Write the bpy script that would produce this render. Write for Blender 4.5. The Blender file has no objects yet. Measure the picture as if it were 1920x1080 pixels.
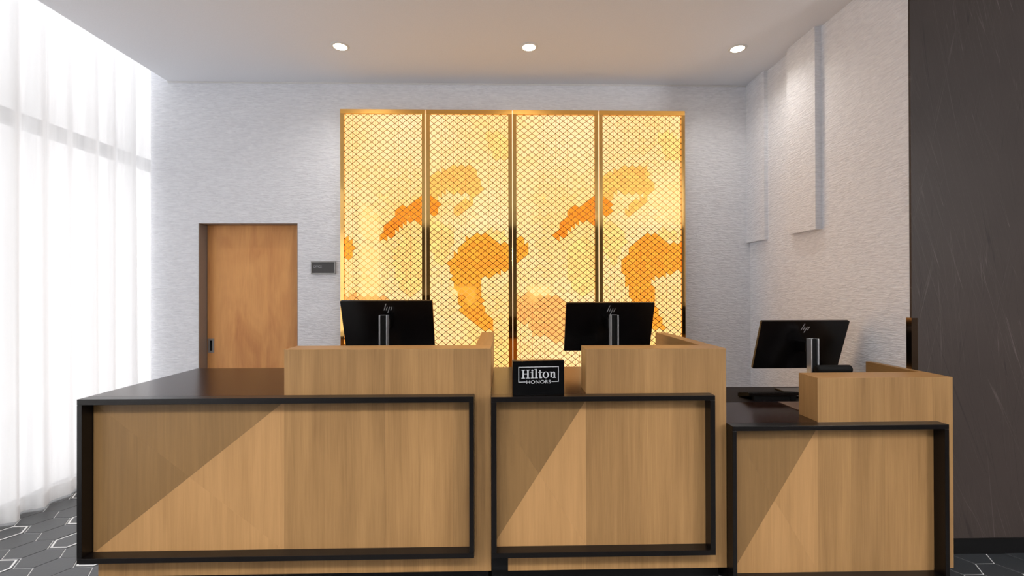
import bpy, bmesh, math, random
from mathutils import Vector, Matrix

random.seed(7)
SC = bpy.context.scene
COL = SC.collection
PI = math.pi

# ------------------------------------------------------------------ camera
H_CAM = 1.403
F_PX = 850.0
cam_d = bpy.data.cameras.new('camera')
cam_d.sensor_width = 36.0
cam_d.lens = 36.0 * F_PX / 1920.0
cam_d.clip_start = 0.05
cam_d.clip_end = 200
cam = bpy.data.objects.new('camera', cam_d)
COL.objects.link(cam)
yaw = math.atan(18 / F_PX)
pitch = math.atan(3 / F_PX)
fw = Vector((math.sin(yaw) * math.cos(pitch), math.cos(yaw) * math.cos(pitch), math.sin(pitch)))
rt = Vector((math.cos(yaw), -math.sin(yaw), 0))
up = rt.cross(fw)
ro = -0.0024
rt2 = rt * math.cos(ro) + up * math.sin(ro)
up2 = up * math.cos(ro) - rt * math.sin(ro)
m = Matrix((rt2, up2, -fw)).transposed().to_4x4()
m.translation = Vector((0, 0, H_CAM))
cam.matrix_world = m
SC.camera = cam

# ------------------------------------------------------------------ world, exposure
SC.view_settings.view_transform = 'Standard'
SC.view_settings.look = 'None'
SC.view_settings.exposure = 0.25
SC.view_settings.gamma = 1.0
SC.view_settings.use_curve_mapping = False
SKY = 1.56
W = bpy.data.worlds.new('overcast_sky')
SC.world = W
W.use_nodes = True
bg = W.node_tree.nodes['Background']
bg.inputs['Color'].default_value = (0.985, 0.985, 1.0, 1)
bg.inputs['Strength'].default_value = SKY
DOWNLIGHT_W = 24.0
FILL_CAN_W = 140.0  # cans added behind the camera for front fill
ART = 1.04
FILL_LAMP_W = 760.0  # added opal globes, out of view, for general fill

XW = 2.17        # right wall
YB = 3.925       # back wall
YG = 2.36        # grey wall
ZC = 3.187       # ceiling
XCE = -2.85      # ceiling edge at the curtain pocket
XCU = -2.985     # curtain
XWI = -3.15      # window plane
YR = -5.1        # lobby end wall
XR = 5.2

por = bpy.data.lights.new('window_portal', 'AREA')
por.shape = 'RECTANGLE'
por.size = 9.0
por.size_y = 3.4
por.cycles.is_portal = True
po = bpy.data.objects.new('window_portal', por)
po.location = (XWI - 0.1, -0.6, 1.7)
po.rotation_euler = (0, -PI / 2, 0)
po.rotation_euler = (PI / 2, 0, -PI / 2)
COL.objects.link(po)


# ------------------------------------------------------------------ helpers
def lin(r, g, b):
    f = lambda c: (c / 255 / 12.92) if c / 255 <= 0.04045 else ((c / 255 + 0.055) / 1.055) ** 2.4
    return (f(r), f(g), f(b), 1.0)


def new_mat(name):
    mt = bpy.data.materials.new(name)
    mt.use_nodes = True
    nt = mt.node_tree
    return mt, nt, nt.nodes['Principled BSDF']


def nd(nt, t, **kw):
    n = nt.nodes.new(t)
    for k, v in kw.items():
        setattr(n, k, v)
    return n


def setin(n, **kw):
    for k, v in kw.items():
        n.inputs[k.replace('_', ' ')].default_value = v


def plain(name, col, rough=0.5, metal=0.0, spec=0.5, bump=0.0, bscale=80):
    mt, nt, p = new_mat(name)
    L = nt.links
    p.inputs['Roughness'].default_value = rough
    p.inputs['Metallic'].default_value = metal
    p.inputs['Specular IOR Level'].default_value = spec
    g = nd(nt, 'ShaderNodeNewGeometry')
    n = nd(nt, 'ShaderNodeTexNoise')
    setin(n, Scale=bscale, Detail=3.0)
    L.new(g.outputs['Position'], n.inputs['Vector'])
    mx = nd(nt, 'ShaderNodeMix', data_type='RGBA')
    mx.inputs['A'].default_value = tuple(c * 0.94 for c in col[:3]) + (1,)
    mx.inputs['B'].default_value = tuple(min(1, c * 1.06) for c in col[:3]) + (1,)
    L.new(n.outputs['Fac'], mx.inputs['Factor'])
    L.new(mx.outputs['Result'], p.inputs['Base Color'])
    if bump:
        b = nd(nt, 'ShaderNodeBump')
        setin(b, Strength=bump, Distance=0.002)
        L.new(n.outputs['Fac'], b.inputs['Height'])
        L.new(b.outputs['Normal'], p.inputs['Normal'])
    return mt


def wallpaper():
    mt, nt, p = new_mat('textured_wallpaper')
    L = nt.links
    g = nd(nt, 'ShaderNodeNewGeometry')
    mp = nd(nt, 'ShaderNodeMapping')
    setin(mp, Scale=(17, 17, 105))
    L.new(g.outputs['Position'], mp.inputs['Vector'])
    n1 = nd(nt, 'ShaderNodeTexNoise')
    setin(n1, Scale=1.0, Detail=2.5, Roughness=0.55, Distortion=0.7)
    L.new(mp.outputs['Vector'], n1.inputs['Vector'])
    rp = nd(nt, 'ShaderNodeValToRGB')
    rp.color_ramp.elements[0].position = 0.3
    rp.color_ramp.elements[1].position = 0.7
    L.new(n1.outputs['Fac'], rp.inputs['Fac'])
    b = nd(nt, 'ShaderNodeBump')
    setin(b, Strength=0.6, Distance=0.0055)
    L.new(rp.outputs['Color'], b.inputs['Height'])
    mx = nd(nt, 'ShaderNodeMix', data_type='RGBA')
    mx.inputs['A'].default_value = lin(226, 228, 234)
    mx.inputs['B'].default_value = lin(244, 246, 251)
    L.new(rp.outputs['Color'], mx.inputs['Factor'])
    L.new(mx.outputs['Result'], p.inputs['Base Color'])
    L.new(b.outputs['Normal'], p.inputs['Normal'])
    p.inputs['Roughness'].default_value = 0.7
    p.inputs['Specular IOR Level'].default_value = 0.25
    return mt


def oak(name, dark, light, axis='Z', rough=0.42, figure=1.0, vary=0.08, spec=0.35):
    """straight grained veneer, grain along the given axis, slight tone change from leaf to leaf"""
    mt, nt, p = new_mat(name)
    L = nt.links
    g = nd(nt, 'ShaderNodeNewGeometry')
    oi = nd(nt, 'ShaderNodeObjectInfo')
    ad = nd(nt, 'ShaderNodeVectorMath', operation='MULTIPLY_ADD')
    L.new(oi.outputs['Random'], ad.inputs[0])
    ad.inputs[1].default_value = (7, 5, 9)
    L.new(g.outputs['Position'], ad.inputs[2])

    def noise(across, along, det, dist=0.0):
        mp = nd(nt, 'ShaderNodeMapping')
        s = [across] * 3
        s['XYZ'.index(axis)] = along
        setin(mp, Scale=s)
        L.new(ad.outputs['Vector'], mp.inputs['Vector'])
        n = nd(nt, 'ShaderNodeTexNoise')
        setin(n, Scale=1.0, Detail=det, Roughness=0.6, Distortion=dist)
        L.new(mp.outputs['Vector'], n.inputs['Vector'])
        return n.outputs['Fac']
    fine = noise(230, 5, 3.0)
    mid = noise(42, 1.6, 3.0, 0.3)
    broad = noise(7 * figure, 0.8, 2.0, 0.6)
    m1 = nd(nt, 'ShaderNodeMath', operation='MULTIPLY_ADD')
    L.new(fine, m1.inputs[0])
    m1.inputs[1].default_value = 0.42
    m2 = nd(nt, 'ShaderNodeMath', operation='MULTIPLY_ADD')
    L.new(mid, m2.inputs[0])
    m2.inputs[1].default_value = 0.5
    m3 = nd(nt, 'ShaderNodeMath', operation='MULTIPLY_ADD')
    L.new(broad, m3.inputs[0])
    m3.inputs[1].default_value = 0.6
    m3.inputs[2].default_value = -0.28
    L.new(m3.outputs[0], m2.inputs[2])
    L.new(m2.outputs[0], m1.inputs[2])
    mx = nd(nt, 'ShaderNodeMix', data_type='RGBA')
    mx.inputs['A'].default_value = dark
    mx.inputs['B'].default_value = light
    L.new(m1.outputs[0], mx.inputs['Factor'])
    hs = nd(nt, 'ShaderNodeHueSaturation')
    v = nd(nt, 'ShaderNodeMath', operation='MULTIPLY_ADD')
    L.new(oi.outputs['Random'], v.inputs[0])
    v.inputs[1].default_value = 2 * vary
    v.inputs[2].default_value = 1 - vary
    L.new(v.outputs[0], hs.inputs['Value'])
    L.new(mx.outputs['Result'], hs.inputs['Color'])
    L.new(hs.outputs['Color'], p.inputs['Base Color'])
    p.inputs['Roughness'].default_value = rough
    p.inputs['Specular IOR Level'].default_value = spec
    b = nd(nt, 'ShaderNodeBump')
    setin(b, Strength=0.12, Distance=0.001)
    L.new(fine, b.inputs['Height'])
    L.new(b.outputs['Normal'], p.inputs['Normal'])
    return mt


def scratched():
    """dark taupe wall covering with fine crossing scratch lines"""
    mt, nt, p = new_mat('scratched_wallcovering')
    L = nt.links
    g = nd(nt, 'ShaderNodeNewGeometry')
    base = nd(nt, 'ShaderNodeTexNoise')
    setin(base, Scale=3.0, Detail=4.0)
    L.new(g.outputs['Position'], base.inputs['Vector'])
    mx = nd(nt, 'ShaderNodeMix', data_type='RGBA')
    mx.inputs['A'].default_value = lin(56, 48, 45)
    mx.inputs['B'].default_value = lin(68, 59, 55)
    L.new(base.outputs['Fac'], mx.inputs['Factor'])
    cur = mx.outputs['Result']

    def lines(ang, across, along, width, col, amt, off):
        nonlocal cur
        mp = nd(nt, 'ShaderNodeMapping')
        setin(mp, Rotation=(0, ang, 0), Location=(off, off * 2, off * 3))
        L.new(g.outputs['Position'], mp.inputs['Vector'])
        mp2 = nd(nt, 'ShaderNodeMapping')
        setin(mp2, Scale=(across, 0.01, along))
        L.new(mp.outputs['Vector'], mp2.inputs['Vector'])
        n = nd(nt, 'ShaderNodeTexNoise')
        setin(n, Scale=1.0, Detail=1.0, Roughness=0.4)
        L.new(mp2.outputs['Vector'], n.inputs['Vector'])
        s = nd(nt, 'ShaderNodeMath', operation='SUBTRACT')
        L.new(n.outputs['Fac'], s.inputs[0])
        s.inputs[1].default_value = 0.5
        a = nd(nt, 'ShaderNodeMath', operation='ABSOLUTE')
        L.new(s.outputs[0], a.inputs[0])
        r = nd(nt, 'ShaderNodeMapRange')
        setin(r, **{'From_Min': 0.0, 'From_Max': width, 'To_Min': amt, 'To_Max': 0.0})
        L.new(a.outputs[0], r.inputs['Value'])
        k = nd(nt, 'ShaderNodeTexNoise')
        setin(k, Scale=2.2, Detail=1.0)
        mk = nd(nt, 'ShaderNodeMapping')
        setin(mk, Location=(off * 5, 0, off))
        L.new(g.outputs['Position'], mk.inputs['Vector'])
        L.new(mk.outputs['Vector'], k.inputs['Vector'])
        kr = nd(nt, 'ShaderNodeMapRange')
        setin(kr, **{'From_Min': 0.42, 'From_Max': 0.62})
        L.new(k.outputs['Fac'], kr.inputs['Value'])
        mm = nd(nt, 'ShaderNodeMath', operation='MULTIPLY')
        L.new(r.outputs['Result'], mm.inputs[0])
        L.new(kr.outputs['Result'], mm.inputs[1])
        x = nd(nt, 'ShaderNodeMix', data_type='RGBA')
        L.new(mm.outputs[0], x.inputs['Factor'])
        L.new(cur, x.inputs['A'])
        x.inputs['B'].default_value = col
        cur = x.outputs['Result']
    lt, dk = lin(128, 119, 115), lin(30, 27, 26)
    for ang, across, along, w, col, amt, off in (
            (17, 26, 0.30, 0.0034, lt, 0.34, 1.3), (11, 30, 0.28, 0.0032, lt, 0.3, 4.1), (-13, 24, 0.26, 0.0034, lt, 0.3, 7.7),
            (24, 22, 0.34, 0.0032, lt, 0.28, 12.4), (4, 28, 0.22, 0.0040, lt, 0.30, 15.2),
            (8, 20, 0.24, 0.0055, dk, 0.62, 2.9), (-9, 18, 0.24, 0.0050, dk, 0.58, 9.2), (19, 16, 0.30, 0.0050, dk, 0.5, 5.5)):
        lines(math.radians(ang), across, along, w, col, amt, off)
    L.new(cur, p.inputs['Base Color'])
    p.inputs['Roughness'].default_value = 0.55
    p.inputs['Specular IOR Level'].default_value = 0.3
    return mt


def door_wood():
    mt, nt, p = new_mat('amber_door_veneer')
    L = nt.links
    g = nd(nt, 'ShaderNodeNewGeometry')
    mp = nd(nt, 'ShaderNodeMapping')
    setin(mp, Scale=(4.5, 4.5, 1.3), Location=(3, 0, 1))
    L.new(g.outputs['Position'], mp.inputs['Vector'])
    n = nd(nt, 'ShaderNodeTexNoise')
    setin(n, Scale=1.0, Detail=3.0, Distortion=1.6)
    L.new(mp.outputs['Vector'], n.inputs['Vector'])
    mp2 = nd(nt, 'ShaderNodeMapping')
    setin(mp2, Scale=(150, 150, 6))
    L.new(g.outputs['Position'], mp2.inputs['Vector'])
    f = nd(nt, 'ShaderNodeTexNoise')
    setin(f, Scale=1.0, Detail=3.0)
    L.new(mp2.outputs['Vector'], f.inputs['Vector'])
    s = nd(nt, 'ShaderNodeMath', operation='MULTIPLY_ADD')
    L.new(f.outputs['Fac'], s.inputs[0])
    s.inputs[1].default_value = 0.3
    L.new(n.outputs['Fac'], s.inputs[2])
    r = nd(nt, 'ShaderNodeValToRGB')
    r.color_ramp.elements[0].position = 0.4
    r.color_ramp.elements[0].color = lin(206, 138, 80)
    r.color_ramp.elements[1].position = 0.9
    r.color_ramp.elements[1].color = lin(238, 176, 108)
    L.new(s.outputs[0], r.inputs['Fac'])
    L.new(r.outputs['Color'], p.inputs['Base Color'])
    p.inputs['Roughness'].default_value = 0.4
    p.inputs['Specular IOR Level'].default_value = 0.3
    return mt


def sheer():
    mt = bpy.data.materials.new('sheer_curtain_fabric')
    mt.use_nodes = True
    nt = mt.node_tree
    nt.nodes.remove(nt.nodes['Principled BSDF'])
    out = nt.nodes['Material Output']
    L = nt.links
    g = nd(nt, 'ShaderNodeNewGeometry')
    mp = nd(nt, 'ShaderNodeMapping')
    setin(mp, Scale=(1, 24, 0.12))
    L.new(g.outputs['Position'], mp.inputs['Vector'])
    n = nd(nt, 'ShaderNodeTexNoise')
    setin(n, Scale=1.0, Detail=3.0)
    L.new(mp.outputs['Vector'], n.inputs['Vector'])
    tr = nd(nt, 'ShaderNodeBsdfTransparent')
    tl = nd(nt, 'ShaderNodeBsdfTranslucent')
    tl.inputs['Color'].default_value = (0.93, 0.935, 0.94, 1)
    df = nd(nt, 'ShaderNodeBsdfDiffuse')
    df.inputs['Color'].default_value = (0.9, 0.9, 0.9, 1)
    m1 = nd(nt, 'ShaderNodeMixShader')
    m1.inputs['Fac'].default_value = 0.4
    L.new(tl.outputs[0], m1.inputs[1])
    L.new(df.outputs[0], m1.inputs[2])
    m2 = nd(nt, 'ShaderNodeMixShader')
    r = nd(nt, 'ShaderNodeMapRange')
    setin(r, **{'From_Min': 0.3, 'From_Max': 0.7, 'To_Min': 0.97, 'To_Max': 0.72})
    L.new(n.outputs['Fac'], r.inputs['Value'])
    lw = nd(nt, 'ShaderNodeLayerWeight')
    lw.inputs['Blend'].default_value = 0.35
    sm = nd(nt, 'ShaderNodeMath', operation='MULTIPLY_ADD', use_clamp=True)
    L.new(lw.outputs['Facing'], sm.inputs[0])
    sm.inputs[1].default_value = 0.35
    L.new(r.outputs['Result'], sm.inputs[2])
    L.new(sm.outputs[0], m2.inputs['Fac'])
    L.new(tr.outputs[0], m2.inputs[1])
    L.new(m1.outputs[0], m2.inputs[2])
    L.new(m2.outputs[0], out.inputs['Surface'])
    return mt


def window_glass():
    mt = bpy.data.materials.new('window_glass')
    mt.use_nodes = True
    nt = mt.node_tree
    nt.nodes.remove(nt.nodes['Principled BSDF'])
    L = nt.links
    tr = nd(nt, 'ShaderNodeBsdfTransparent')
    tr.inputs['Color'].default_value = (0.975, 0.97, 0.97, 1)
    gl = nd(nt, 'ShaderNodeBsdfGlossy')
    gl.inputs['Roughness'].default_value = 0.02
    mx = nd(nt, 'ShaderNodeMixShader')
    mx.inputs['Fac'].default_value = 0.06
    L.new(tr.outputs[0], mx.inputs[1])
    L.new(gl.outputs[0], mx.inputs[2])
    L.new(mx.outputs[0], nt.nodes['Material Output'].inputs['Surface'])
    return mt


def emit(name, col, strength):
    mt = bpy.data.materials.new(name)
    mt.use_nodes = True
    nt = mt.node_tree
    nt.nodes.remove(nt.nodes['Principled BSDF'])
    e = nd(nt, 'ShaderNodeEmission')
    e.inputs['Color'].default_value = col
    e.inputs['Strength'].default_value = strength
    nt.links.new(e.outputs[0], nt.nodes['Material Output'].inputs['Surface'])
    return mt


def print_film():
    """backlit printed film: flat print colours stored per cell, shining"""
    mt = bpy.data.materials.new('backlit_print')
    mt.use_nodes = True
    nt = mt.node_tree
    nt.nodes.remove(nt.nodes['Principled BSDF'])
    a = nd(nt, 'ShaderNodeVertexColor')
    a.layer_name = 'print'
    e = nd(nt, 'ShaderNodeEmission')
    e.inputs['Strength'].default_value = ART
    warm = nd(nt, 'ShaderNodeMix', data_type='RGBA', blend_type='MULTIPLY')
    warm.inputs['Factor'].default_value = 1.0
    warm.inputs['B'].default_value = (1.2, 0.925, 0.92, 1)
    nt.links.new(a.outputs['Color'], warm.inputs['A'])
    nt.links.new(warm.outputs['Result'], e.inputs['Color'])
    nt.links.new(e.outputs[0], nt.nodes['Material Output'].inputs['Surface'])
    return mt


M = {
    'wallpaper': wallpaper(),
    'grey_wall': scratched(),
    'ceiling': plain('ceiling_paint', lin(234, 236, 241), 0.9, spec=0.1, bump=0.05, bscale=160),
    'white_paint': plain('white_paint', lin(225, 225, 224), 0.7),
    'dark_wall': plain('lobby_wall_paint', lin(72, 66, 62), 0.7),
    'tile': plain('slate_tile', lin(48, 51, 54), 0.3, spec=0.75, bump=0.15, bscale=40),
    'inlay': plain('white_inlay', lin(232, 233, 233), 0.45),
    'grout': plain('pale_grout', lin(212, 213, 213), 0.8),
    'oak': oak('oak_veneer', lin(112, 82, 49), lin(186, 145, 95)),
    'oak_dark': oak('oak_veneer_dark', lin(108, 82, 50), lin(150, 116, 74), vary=0.03),
    'oak_light': oak('oak_veneer_light', lin(144, 108, 66), lin(196, 152, 102), vary=0.03),
    'oak_top': oak('oak_veneer_ledge', lin(130, 94, 54), lin(188, 142, 86), axis='X'),
    'oak_wing': oak('oak_veneer_wing', lin(130, 94, 54), lin(188, 142, 86), axis='Y'),
    'black_wood': oak('black_stained_wood', lin(8, 6, 6), lin(17, 13, 13), axis='X', rough=0.28, vary=0.02),
    'worktop': oak('espresso_worktop', lin(30, 18, 15), lin(46, 28, 21), axis='X', rough=0.2, vary=0.02, spec=0.24),
    'worktop_matte': plain('matte_black_top', lin(22, 17, 17), 0.6, spec=0.2),
    'kick': plain('black_plinth', lin(8, 8, 9), 0.5, spec=0.3),
    'door': door_wood(),
    'jamb': plain('bronze_door_frame', lin(142, 128, 118), 0.45, metal=0.0),
    'steel': plain('brushed_steel', lin(176, 176, 178), 0.32, metal=0.9),
    'satin_silver': plain('satin_silver', lin(190, 192, 196), 0.38, metal=0.6),
    'pewter': plain('pewter_frame', lin(150, 149, 147), 0.4, metal=0.5),
    'brass': plain('polished_brass', lin(250, 200, 118), 0.06, metal=1.0, bscale=4),
    'brass_rail': plain('satin_brass', lin(236, 184, 100), 0.5, metal=1.0, bscale=4),
    'strip': emit('light_leak', (1.0, 0.70, 0.42, 1), 1.5),
    'brass_sheet': plain('brass_lattice', lin(196, 148, 74), 0.05, metal=1.0, bscale=4),
    'black_plastic': plain('black_plastic', lin(12, 11, 12), 0.26, spec=0.35),
    'black_matte': plain('black_matte', lin(10, 10, 10), 0.7, spec=0.2),
    'sign_black': plain('sign_black', lin(6, 6, 7), 0.14, spec=0.3),
    'print_white': plain('silver_print', lin(178, 181, 186), 0.5),
    'plaque': plain('plaque_charcoal', lin(74, 73, 74), 0.5),
    'guard': plain('bronze_corner_guard', lin(136, 117, 99), 0.12, metal=1.0),
    'pad': plain('grey_brown_pad', lin(120, 98, 84), 0.7),
    'window_frame': plain('window_frame_grey', lin(140, 142, 146), 0.5),
    'curtain': sheer(),
    'glass': window_glass(),
    'lens': emit('downlight_glow', (1.0, 0.86, 0.62, 1), 16.0),
    'film': print_film(),
    'opal': emit('opal_glow', (1.0, 0.95, 0.88, 1), 6.0),
}


def add_box(bm, x0, x1, y0, y1, z0, z1, bev=0.0):
    vs = [bm.verts.new((x, y, z)) for x in (x0, x1) for y in (y0, y1) for z in (z0, z1)]
    F = [(0, 1, 3, 2), (4, 6, 7, 5), (0, 4, 5, 1), (2, 3, 7, 6), (0, 2, 6, 4), (1, 5, 7, 3)]
    fs = [bm.faces.new([vs[i] for i in f]) for f in F]
    if bev:
        es = list({e for f in fs for e in f.edges})
        bmesh.ops.bevel(bm, geom=es, offset=bev, segments=2, affect='EDGES', profile=0.6)
    return vs


def add_prism(bm, pts, d0, d1, axis='Y'):
    """polygon pts (a, b) swept from d0 to d1 along an axis; Y: (x, z), Z: (x, y), X: (y, z)"""
    def P(a, b, d):
        return {'Y': (a, d, b), 'Z': (a, b, d), 'X': (d, a, b)}[axis]
    A = [bm.verts.new(P(a, b, d0)) for a, b in pts]
    B = [bm.verts.new(P(a, b, d1)) for a, b in pts]
    n = len(pts)
    bm.faces.new(A)
    bm.faces.new(B[::-1])
    for i in range(n):
        bm.faces.new((A[i], B[i], B[(i + 1) % n], A[(i + 1) % n]))


def add_lathe(bm, prof, seg=40, close=False):
    """profile (r, z) turned about Z"""
    rings = [[bm.verts.new((r * math.cos(2 * PI * k / seg), r * math.sin(2 * PI * k / seg), z)) for k in range(seg)] for r, z in prof]
    for a, b in zip(rings, rings[1:]):
        for k in range(seg):
            bm.faces.new((a[k], a[(k + 1) % seg], b[(k + 1) % seg], b[k]))
    if close:
        bm.faces.new(rings[0][::-1])
        bm.faces.new(rings[-1])


def obj(name, bm, mat, parent=None, smooth=False, kind=None, label=None, cat=None, group=None, mx=None):
    bmesh.ops.recalc_face_normals(bm, faces=bm.faces)
    if mx is not None:
        bm.transform(mx)
    me = bpy.data.meshes.new(name)
    bm.to_mesh(me)
    bm.free()
    if smooth:
        me.polygons.foreach_set('use_smooth', [True] * len(me.polygons))
    me.materials.append(mat)
    o = bpy.data.objects.new(name, me)
    COL.objects.link(o)
    if parent is not None:
        o.parent = parent
        o.matrix_parent_inverse = parent_inv(parent)
    tag(o, label, cat, group, kind)
    return o


def parent_inv(p):
    # parents sit at plain locations, so their world matrix is a chain of basis matrices
    mw = p.matrix_basis.copy()
    if p.parent is not None:
        mw = p.parent.matrix_basis @ p.matrix_parent_inverse @ mw
    return mw.inverted()


def tag(o, label=None, cat=None, group=None, kind=None):
    if label:
        o['label'] = label
    if cat:
        o['category'] = cat
    if group:
        o['group'] = group
    if kind:
        o['kind'] = kind


def thing(name, loc, label, cat, group=None):
    e = bpy.data.objects.new(name, None)
    e.empty_display_size = 0.1
    COL.objects.link(e)
    e.location = loc
    tag(e, label, cat, group)
    return e


def box(name, b, mat, parent=None, bev=0.0, **kw):
    bm = bmesh.new()
    add_box(bm, *b, bev=bev)
    return obj(name, bm, mat, parent, **kw)


def boxes(name, bs, mat, parent=None, **kw):
    bm = bmesh.new()
    for b in bs:
        add_box(bm, *b)
    return obj(name, bm, mat, parent, **kw)


def flat_text(s, size, extrude=0.0):
    cu = bpy.data.curves.new('lettering', 'FONT')
    cu.body = s
    cu.size = size
    cu.extrude = extrude
    t = bpy.data.objects.new('lettering', cu)
    COL.objects.link(t)
    dg = bpy.context.evaluated_depsgraph_get()
    me = bpy.data.meshes.new_from_object(t.evaluated_get(dg))
    bpy.data.objects.remove(t)
    bpy.data.curves.remove(cu)
    bm = bmesh.new()
    bm.from_mesh(me)
    bpy.data.meshes.remove(me)
    return bm


def fit_text(bm, x0, x1, z0, z1, y):
    """lay a flat text (in XY) upright in the XZ plane, filling the given rectangle, facing -Y"""
    xs = [v.co.x for v in bm.verts]
    ys = [v.co.y for v in bm.verts]
    sx = (x1 - x0) / (max(xs) - min(xs))
    sy = (z1 - z0) / (max(ys) - min(ys))
    mx, my = min(xs), min(ys)
    for v in bm.verts:
        v.co = Vector((x0 + (v.co.x - mx) * sx, y - v.co.z, z0 + (v.co.y - my) * sy))
    return bm


# ------------------------------------------------------------------ room shell
floor = box('floor', (XWI + 0.0505, XR + 0.2, YR - 0.2, YB + 0.3, -0.2, 0.0), M['grout'], kind='structure')

# ceiling stops short of the window wall and leaves a curtain pocket
boxes('ceiling', [(XCE, XR + 0.2, YR - 0.2, YB + 0.3, ZC, ZC + 0.12),
                  (XCE, XCE + 0.08, YR - 0.2, YB + 0.3, ZC + 0.12, 4.30),
                  (XWI - 0.3, XCE + 0.08, YR - 0.2, 7.6, 4.30, 4.42)], M['ceiling'], kind='structure')

DX0, DX1, DZ1 = -2.594, -1.755, 1.977
boxes('wall_back', [(-2.995, DX0, YB, YB + 0.3, 0, 4.30),
                    (DX1, XW + 0.25, YB, YB + 0.3, 0, 4.30),
                    (DX0, DX1, YB, YB + 0.3, DZ1, 4.30)], M['wallpaper'], kind='structure')
box('wall_right', (XW, XW + 0.25, YG + 0.012, YB, 0, ZC), M['wallpaper'], kind='structure')
box('wall_right_front', (XW + 0.001, XR, YG, YG + 0.2, 0, ZC), M['grey_wall'], kind='structure')
box('wall_right_side', (XR, XR + 0.2, YR, YG + 0.2, 0, ZC), M['dark_wall'], kind='structure')
# the wall behind the camera, with two small bright panes
WX = [(-1.45, -0.75), (0.72, 1.38)]
boxes('wall_front', [(XWI - 0.3, WX[0][0], YR - 0.2, YR, 0, 4.30), (WX[0][1], WX[1][0], YR - 0.2, YR, 0, ZC),
                     (WX[1][1], XR, YR - 0.2, YR, 0, ZC)] +
      [(a, b, YR - 0.2, YR, 0, 1.02) for a, b in WX] + [(a, b, YR - 0.2, YR, 1.5, ZC) for a, b in WX],
      M['dark_wall'], kind='structure')
# left window wall: pier between the two windows, sill and head
boxes('wall_left', [(XWI - 0.25, XWI + 0.05, -2.2, -1.45, 0, 4.30),
                    (XWI - 0.25, XWI + 0.05, YR, -4.95, 0, 4.30),
                    (XWI - 0.07, XWI + 0.05, -4.95, 7.6, -0.2, 0.0),
                    (XWI - 0.25, XWI + 0.05, -4.95, 7.6, 4.20, 4.30)], M['dark_wall'], kind='structure')

box('baseboard_right', (XW + 0.012, XR, YG - 0.014, YG, 0, 0.078), M['kick'], kind='structure')
# thin bead along the top of the back wall
box('trim_1', (XCE, XW, YB - 0.008, YB, ZC - 0.012, ZC - 0.001), M['white_paint'], kind='structure')
# raised wallpapered panels high on the right wall
box('trim_2', (XW - 0.03, XW, 3.655, YB, 1.807, ZC), M['wallpaper'], kind='structure')
box('trim_3', (XW - 0.045, XW, 3.03, 3.335, 1.808, ZC), M['wallpaper'], kind='structure')


# window 1 beside the desks, window 2 further back
def window(name, y0, y1):
    w = boxes(name, [(XWI - 0.06, XWI, y0, y0 + 0.06, 0.001, 4.20), (XWI - 0.06, XWI, y1 - 0.06, y1, 0.001, 4.20),
                     (XWI - 0.06, XWI, y0, y1, 0.001, 0.03), (XWI - 0.06, XWI, y0, y1, 4.14, 4.20)],
              M['window_frame'], kind='structure')
    box('transom', (XWI - 0.07, XWI + 0.01, y0, y1, 2.478, 2.568), M['window_frame'], w, bev=0.004)
    box('pane', (XWI - 0.035, XWI - 0.027, y0 + 0.06, y1 - 0.06, 0.03, 2.478), M['glass'], w)
    box('pane', (XWI - 0.035, XWI - 0.027, y0 + 0.06, y1 - 0.06, 2.568, 4.14), M['glass'], w)


window('window_1', -1.45, 7.5)
window('window_2', -4.95, -2.2)


# ------------------------------------------------------------------ floor tiles
TA = 0.0985
TCX, TCY = -2.571, 2.517


def hexa(r):
    return [(r * math.cos(k * PI / 3), r * math.sin(k * PI / 3)) for k in range(6)]


def tile_bm(r, t=0.0025, cx=0, cy=0, bm=None):
    bm = bm or bmesh.new()
    lo = [bm.verts.new((cx + x, cy + y, 0.0)) for x, y in hexa(r)]
    mi = [bm.verts.new((cx + x, cy + y, t - 0.001)) for x, y in hexa(r)]
    hi = [bm.verts.new((cx + x, cy + y, t)) for x, y in hexa(r - 0.001)]
    for a, b in ((lo, mi), (mi, hi)):
        for k in range(6):
            bm.faces.new((a[k], a[(k + 1) % 6], b[(k + 1) % 6], b[k]))
    bm.faces.new(hi)
    return bm


def inlay_bm():
    bm = bmesh.new()
    a, b = hexa(0.0870), hexa(0.0765)
    A = [bm.verts.new((x, y, 0.0030)) for x, y in a]
    B = [bm.verts.new((x, y, 0.0030)) for x, y in b]
    A2 = [bm.verts.new((x, y, 0.0020)) for x, y in a]
    for k in range(6):
        j = (k + 1) % 6
        bm.faces.new((A[k], A[j], B[j], B[k]))
        bm.faces.new((A2[k], A2[j], A[j], A[k]))
    return bm


tile_me = inl_me = None
INL = {(-2, 1), (1, 0), (0, -1), (3, -1), (0, 2), (-2, 4)}


def with_inlay(i, j):
    if (i, j) in INL:
        return True
    return False


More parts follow.
